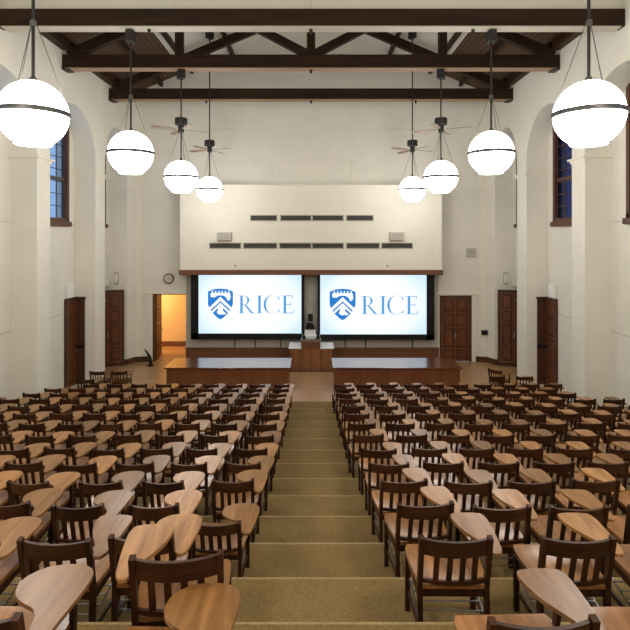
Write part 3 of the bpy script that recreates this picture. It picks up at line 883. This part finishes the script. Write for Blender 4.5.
# ------------------------------------------------------------------ chairs
def curved_rail(x0, x1, yc, bow, z0, z1, th, n=8, crown=0.0):
    mb = MB(); fr, bk = [], []
    for i in range(n+1):
        t = i/n; x = x0+(x1-x0)*t
        y = yc - bow*(1-(2*t-1)**2)
        zc = crown*(1-(2*t-1)**2)
        fr.append([mb.bm.verts.new((x, y+th/2, z0)), mb.bm.verts.new((x, y+th/2-0.012, z1+zc))])
        bk.append([mb.bm.verts.new((x, y-th/2, z0)), mb.bm.verts.new((x, y-th/2-0.012, z1+zc))])
    f = mb.bm.faces.new
    for i in range(n):
        f((fr[i][0], fr[i+1][0], fr[i+1][1], fr[i][1])); f((bk[i+1][0], bk[i][0], bk[i][1], bk[i+1][1]))
        f((fr[i][1], fr[i+1][1], bk[i+1][1], bk[i][1])); f((fr[i+1][0], fr[i][0], bk[i][0], bk[i+1][0]))
    f((fr[0][0], fr[0][1], bk[0][1], bk[0][0])); f((fr[n][1], fr[n][0], bk[n][0], bk[n][1]))
    return mb

def smooth_outline(pts, it=2):
    for _ in range(it):
        q = []
        n = len(pts)
        for i in range(n):
            a, b = pts[i], pts[(i+1) % n]
            q.append((a[0]*.75+b[0]*.25, a[1]*.75+b[1]*.25)); q.append((a[0]*.25+b[0]*.75, a[1]*.25+b[1]*.75))
        pts = q
    return pts

def make_chair(kind):
    """faces +y; origin on the floor; back plane near y=-0.22"""
    r = empty('tablet_arm_chair')
    hw = 0.24 if kind == 'wide' else 0.212
    # rear legs run up as back posts, raked
    for s in (-1, 1):
        mb = MB()
        mb.bar((s*(hw-0.018), -0.19, 0.0), (s*(hw-0.018), -0.165, 0.42), 0.032, 0.042, (0, 1, 0))
        mb.bar((s*(hw-0.018), -0.165, 0.41), (s*(hw-0.016), -0.24, 0.785), 0.032, 0.040, (0, 1, 0))
        mb.build('leg', M['chair'], r)
    for s in (-1, 1):
        mb = MB(); mb.box(s*(hw+0.0)-0.018, s*(hw+0.0)+0.018, 0.17, 0.208, 0.0, 0.405, 0.003)
        mb.build('leg', M['chair'], r)
    # top and bottom rails
    curved_rail(-hw+0.03, hw-0.03, -0.222, 0.045, 0.665, 0.772, 0.022).build('top_rail', M['chairrail'], r, True)
    curved_rail(-hw+0.03, hw-0.03, -0.178, 0.035, 0.452, 0.487, 0.022).build('lower_rail', M['chairrail'], r, True)
    n = 4
    for i in range(n):
        t = (i+1)/(n+1); x = (-hw+0.03) + (2*hw-0.06)*t
        k = 1-(2*t-1)**2
        mb = MB(); mb.bar((x, -0.180-0.035*k, 0.47), (x, -0.224-0.045*k, 0.68), 0.036, 0.011, (0, 1, 0))
        mb.build('slat', M['chair'], r)
    # scooped seat
    mb = MB(); N = 10; bot = []; top = []
    for j in range(N+1):
        v = j/N; y = -0.185 + 0.43*v
        w = (hw-0.012) + 0.028*min(1, v*1.6)
        if v > 0.93: w -= 0.02
        rt, rb = [], []
        for i in range(N+1):
            u = -1+2*i/N
            dip = 0.016*(1-abs(u)**2.2)*math.sin(PI*min(1, v*1.05+0.0)) if v < 1 else 0
            rt.append(mb.bm.verts.new((u*w, y, 0.437+0.012*v-dip))); rb.append(mb.bm.verts.new((u*w, y, 0.408+0.008*v)))
        top.append(rt); bot.append(rb)
    f = mb.bm.faces.new
    for j in range(N):
        for i in range(N):
            f((top[j][i], top[j][i+1], top[j+1][i+1], top[j+1][i])); f((bot[j][i+1], bot[j][i], bot[j+1][i], bot[j+1][i+1]))
        f((top[j][0], top[j+1][0], bot[j+1][0], bot[j][0])); f((top[j+1][N], top[j][N], bot[j][N], bot[j+1][N]))
    for i in range(N):
        f((top[0][i+1], top[0][i], bot[0][i], bot[0][i+1])); f((top[N][i], top[N][i+1], bot[N][i+1], bot[N][i]))
    mb.build('seat', M['seat'], r, True)
    # aprons
    mb = MB(); mb.box(-hw+0.02, hw-0.02, 0.18, 0.198, 0.35, 0.408); mb.box(-hw+0.02, hw-0.02, -0.175, -0.157, 0.35, 0.408)
    mb.box(-hw, -hw+0.018, -0.165, 0.18, 0.35, 0.408); mb.box(hw-0.018, hw, -0.165, 0.18, 0.35, 0.408)
    mb.build('apron', M['chair'], r)
    for s in (-1, 1):
        mb = MB(); mb.bar((s*(hw-0.008), -0.18, 0.15), (s*(hw-0.004), 0.18, 0.15), 0.018, 0.026); mb.build('stretcher', M['chair'], r)
    mb = MB(); mb.tube([(-hw+0.01, -0.15, 0.20), (-hw+0.01, 0.16, 0.25)], 0.007, 6); mb.tube([(hw-0.02, -0.15, 0.20), (hw-0.02, 0.16, 0.25)], 0.007, 6)
    for q in range(4):
        yy = -0.12+q*0.08; mb.tube([(-hw+0.01, yy, 0.205+0.0125*(q+1)*.9), (hw-0.02, yy, 0.205+0.0125*(q+1)*.9)], 0.005, 6)
    mb.build('book_rack', M['brown_metal'], r)
    # tablet
    if kind == 'wide':
        ol = [(0.235, -0.235), (0.315, -0.235), (0.335, -0.05), (0.345, 0.16), (0.335, 0.25), (0.30, 0.27), (0.125, 0.27), (0.085, 0.25), (0.085, 0.17), (0.12, 0.04), (0.20, -0.09), (0.23, -0.15)]
        ol = smooth_outline(ol, 1)
    else:
        ol = [(0.205, -0.22), (0.285, -0.22), (0.305, -0.05), (0.325, 0.13), (0.315, 0.23), (0.25, 0.275), (0.13, 0.275), (0.035, 0.24), (-0.01, 0.16), (0.0, 0.07), (0.07, 0.01), (0.155, -0.03), (0.19, -0.09)]
        ol = smooth_outline(ol, 2)
    ZTB = 0.652 if kind == 'wide' else 0.632
    mb = MB(); mb.prism(ol, ZTB, ZTB+0.022)
    es = [e for e in mb.bm.edges if abs(e.verts[0].co.z-ZTB-0.022) < 1e-5 and abs(e.verts[1].co.z-ZTB-0.022) < 1e-5]
    bmesh.ops.bevel(mb.bm, geom=es, offset=0.004, segments=1, affect='EDGES')
    mb.build('writing_tablet', M['tablet'], r)
    mb = MB(); xs = 0.27 if kind == 'wide' else 0.25
    mb.bar((hw+0.012, 0.185, 0.30), (xs, 0.14, ZTB), 0.024, 0.036, (0, 1, 0)); mb.build('tablet_post', M['chair'], r)
    mb = MB(); mb.bar((hw-0.01, -0.215, ZTB-0.012), (xs, 0.16, ZTB-0.012), 0.036, 0.022); mb.build('arm_rail', M['chair'], r)
    return r

proto = {'wide': make_chair('wide'), 'paddle': make_chair('paddle')}
used = {'wide': False, 'paddle': False}
def place(kind, x, y, z, rz, label, group, sc=(1, 1, 1)):
    if not used[kind]:
        o = proto[kind]; used[kind] = True
    else:
        src = proto[kind]
        o = src.copy(); col.objects.link(o)
        for c in list(src.children):
            d = c.copy(); col.objects.link(d); d.parent = o
    o.location = (x, y, z); o.rotation_euler = (0, 0, rz); o.scale = sc
    tag(o, label, 'chair', group)
    return o

ORD = ['first', 'second', 'third', 'fourth', 'fifth', 'sixth', 'seventh', 'eighth', 'ninth', 'tenth', 'eleventh', 'twelfth', 'thirteenth', 'fourteenth', 'fifteenth']
def rowname(j):
    return ORD[12-j] + ' full row from the front' if j > 0 else ORD[12-j]+' full row from the front'
GR, GL = 'tablet-arm chairs right of the aisle', 'tablet-arm chairs left of the aisle'
rng = random.Random(11)
special = {('R', 0): [.95, 1.74, 2.42], ('R', 1): [.94, 1.57, 2.22, 2.88], ('R', 2): [.925, 1.59, 2.22, 2.87, 3.5],
           ('L', 0): [1.12, 1.65, 2.3], ('L', 1): [.79, 1.32, 1.94, 2.58]}
for j in range(13):
    d = dback(j); z = ZT[j]
    lim = min(0.613*d + 0.30, 7.42)
    if j >= 10: lim = 6.72
    for side in ('R', 'L'):
        sg = 1 if side == 'R' else -1
        xs = special.get((side, j))
        if xs is None:
            x = (0.93 if j < 5 else 0.87) if side == 'R' else 0.79
            xs = []
            sp = 0.655 if side == 'R' else 0.66
            while x <= lim:
                xs.append(x); x += sp + rng.uniform(-0.025, 0.025)
        for i, x in enumerate(xs):
            jx = rng.uniform(-0.012, 0.012) if i else 0
            rz = rng.uniform(-0.07, 0.07)
            dy = rng.uniform(-0.02, 0.035)
            kind = 'wide' if side == 'R' else 'paddle'
            if (side, j, i) == ('L', 0, 1): kind = 'wide'
            sc = (1, 1, 1)
            adj = 'light-seated tablet-arm chair' if side == 'R' else 'round-paddled tablet-arm chair'
            if (side, j, i) == ('L', 1, 0): sc = (1.0, 1.0, 0.82)
            lab = '%s, %s %s of the aisle, %s row from the front' % (adj, ORD[i], 'right' if side == 'R' else 'left', ORD[12-j])
            place(kind, sg*x + jx, d+0.22+dy, z, rz, lab, GR if side == 'R' else GL, sc)
# nearest chairs at the bottom of the picture
place('wide', -0.72, 2.93, 2.56, 0.10, 'dark slatted tablet-arm chair just left of the aisle at the very bottom', GL, (-1, 1, 1))
place('paddle', -0.70, 2.36, 2.56, -0.03, 'chair with a broad brown paddle tablet at the very bottom beside the aisle', GL, (1.08, 1.15, 1.0))
place('paddle', -1.49, 2.52, 2.56, 0.0, 'chair with a pale paddle tablet in the bottom left, behind a slatted chair', GL, (1.08, 1.1, 1.0))
place('wide', 1.00, 2.49, 2.56, 0.03, 'chair with a shiny tablet at the bottom, nearest the camera right of the aisle', GR, (1.0, 1.0, 0.99))
place('wide', 1.70, 2.54, 2.56, 0.0, 'chair cut off by the bottom right corner, its tablet showing', GR)
# loose chairs in front of the first row at both sides
for i, (x, y, rz) in enumerate(((-6.60, 15.45, 0.05), (-6.62, 16.35, -0.05), (-5.96, 16.35, 0.08), (5.55, 15.8, 0.1), (6.40, 15.75, -0.1), (5.95, 16.45, -0.9))):
    nm = ('loose chair left of the front row, nearest the left pillar', 'loose chair standing farthest forward at the left front', 'loose chair at the left front, nearest the left bench',
          'loose chair right of the front row, nearest the right bench', 'loose chair right of the front row, nearest the right pillar', 'turned loose chair standing farthest forward at the right front')[i]
    place('wide', x, y, 0.0, rz, nm, 'loose chairs before the front row')

# ------------------------------------------------------------------ lights
def point(name, loc, power, color, size):
    l = bpy.data.lights.new(name, 'POINT'); l.energy = power; l.color = color; l.shadow_soft_size = size
    o = bpy.data.objects.new(name, l); col.objects.link(o); o.location = loc
    return o
for s in (-1, 1):
    for y, pw in ((3.2, 230), (-1.0, 120)):
        point('unseen_fill_lamp', (s*3.98, y, 6.76), pw, (1.0, 0.93, 0.82), 0.5)  # unseen lamps added as fill, where further pendants would hang
point('corridor_lamp', (-7.3, 22.0, 2.6), 85, (1.0, 0.72, 0.38), 0.12)

# ------------------------------------------------------------------ world
w = bpy.data.worlds.new('World'); scn.world = w; w.use_nodes = True
bg = w.node_tree.nodes['Background']
bg.inputs['Color'].default_value = (0.42, 0.58, 0.82, 1); bg.inputs['Strength'].default_value = 0.75

# ------------------------------------------------------------------ camera
cd = bpy.data.cameras.new('Camera'); cam = bpy.data.objects.new('Camera', cd); col.objects.link(cam)
cam.location = (0, 0, 5.0); cam.rotation_euler = (PI/2, 0, 0)
cd.sensor_width = 36; cd.lens = 520/630*36
cd.shift_x = 4/630; cd.shift_y = -80/630
cd.clip_start = 0.05; cd.clip_end = 200
scn.camera = cam
vs = scn.view_settings
vs.view_transform = 'Standard'; vs.look = 'None'; vs.gamma = 1.0; vs.exposure = 0.6; vs.use_curve_mapping = False
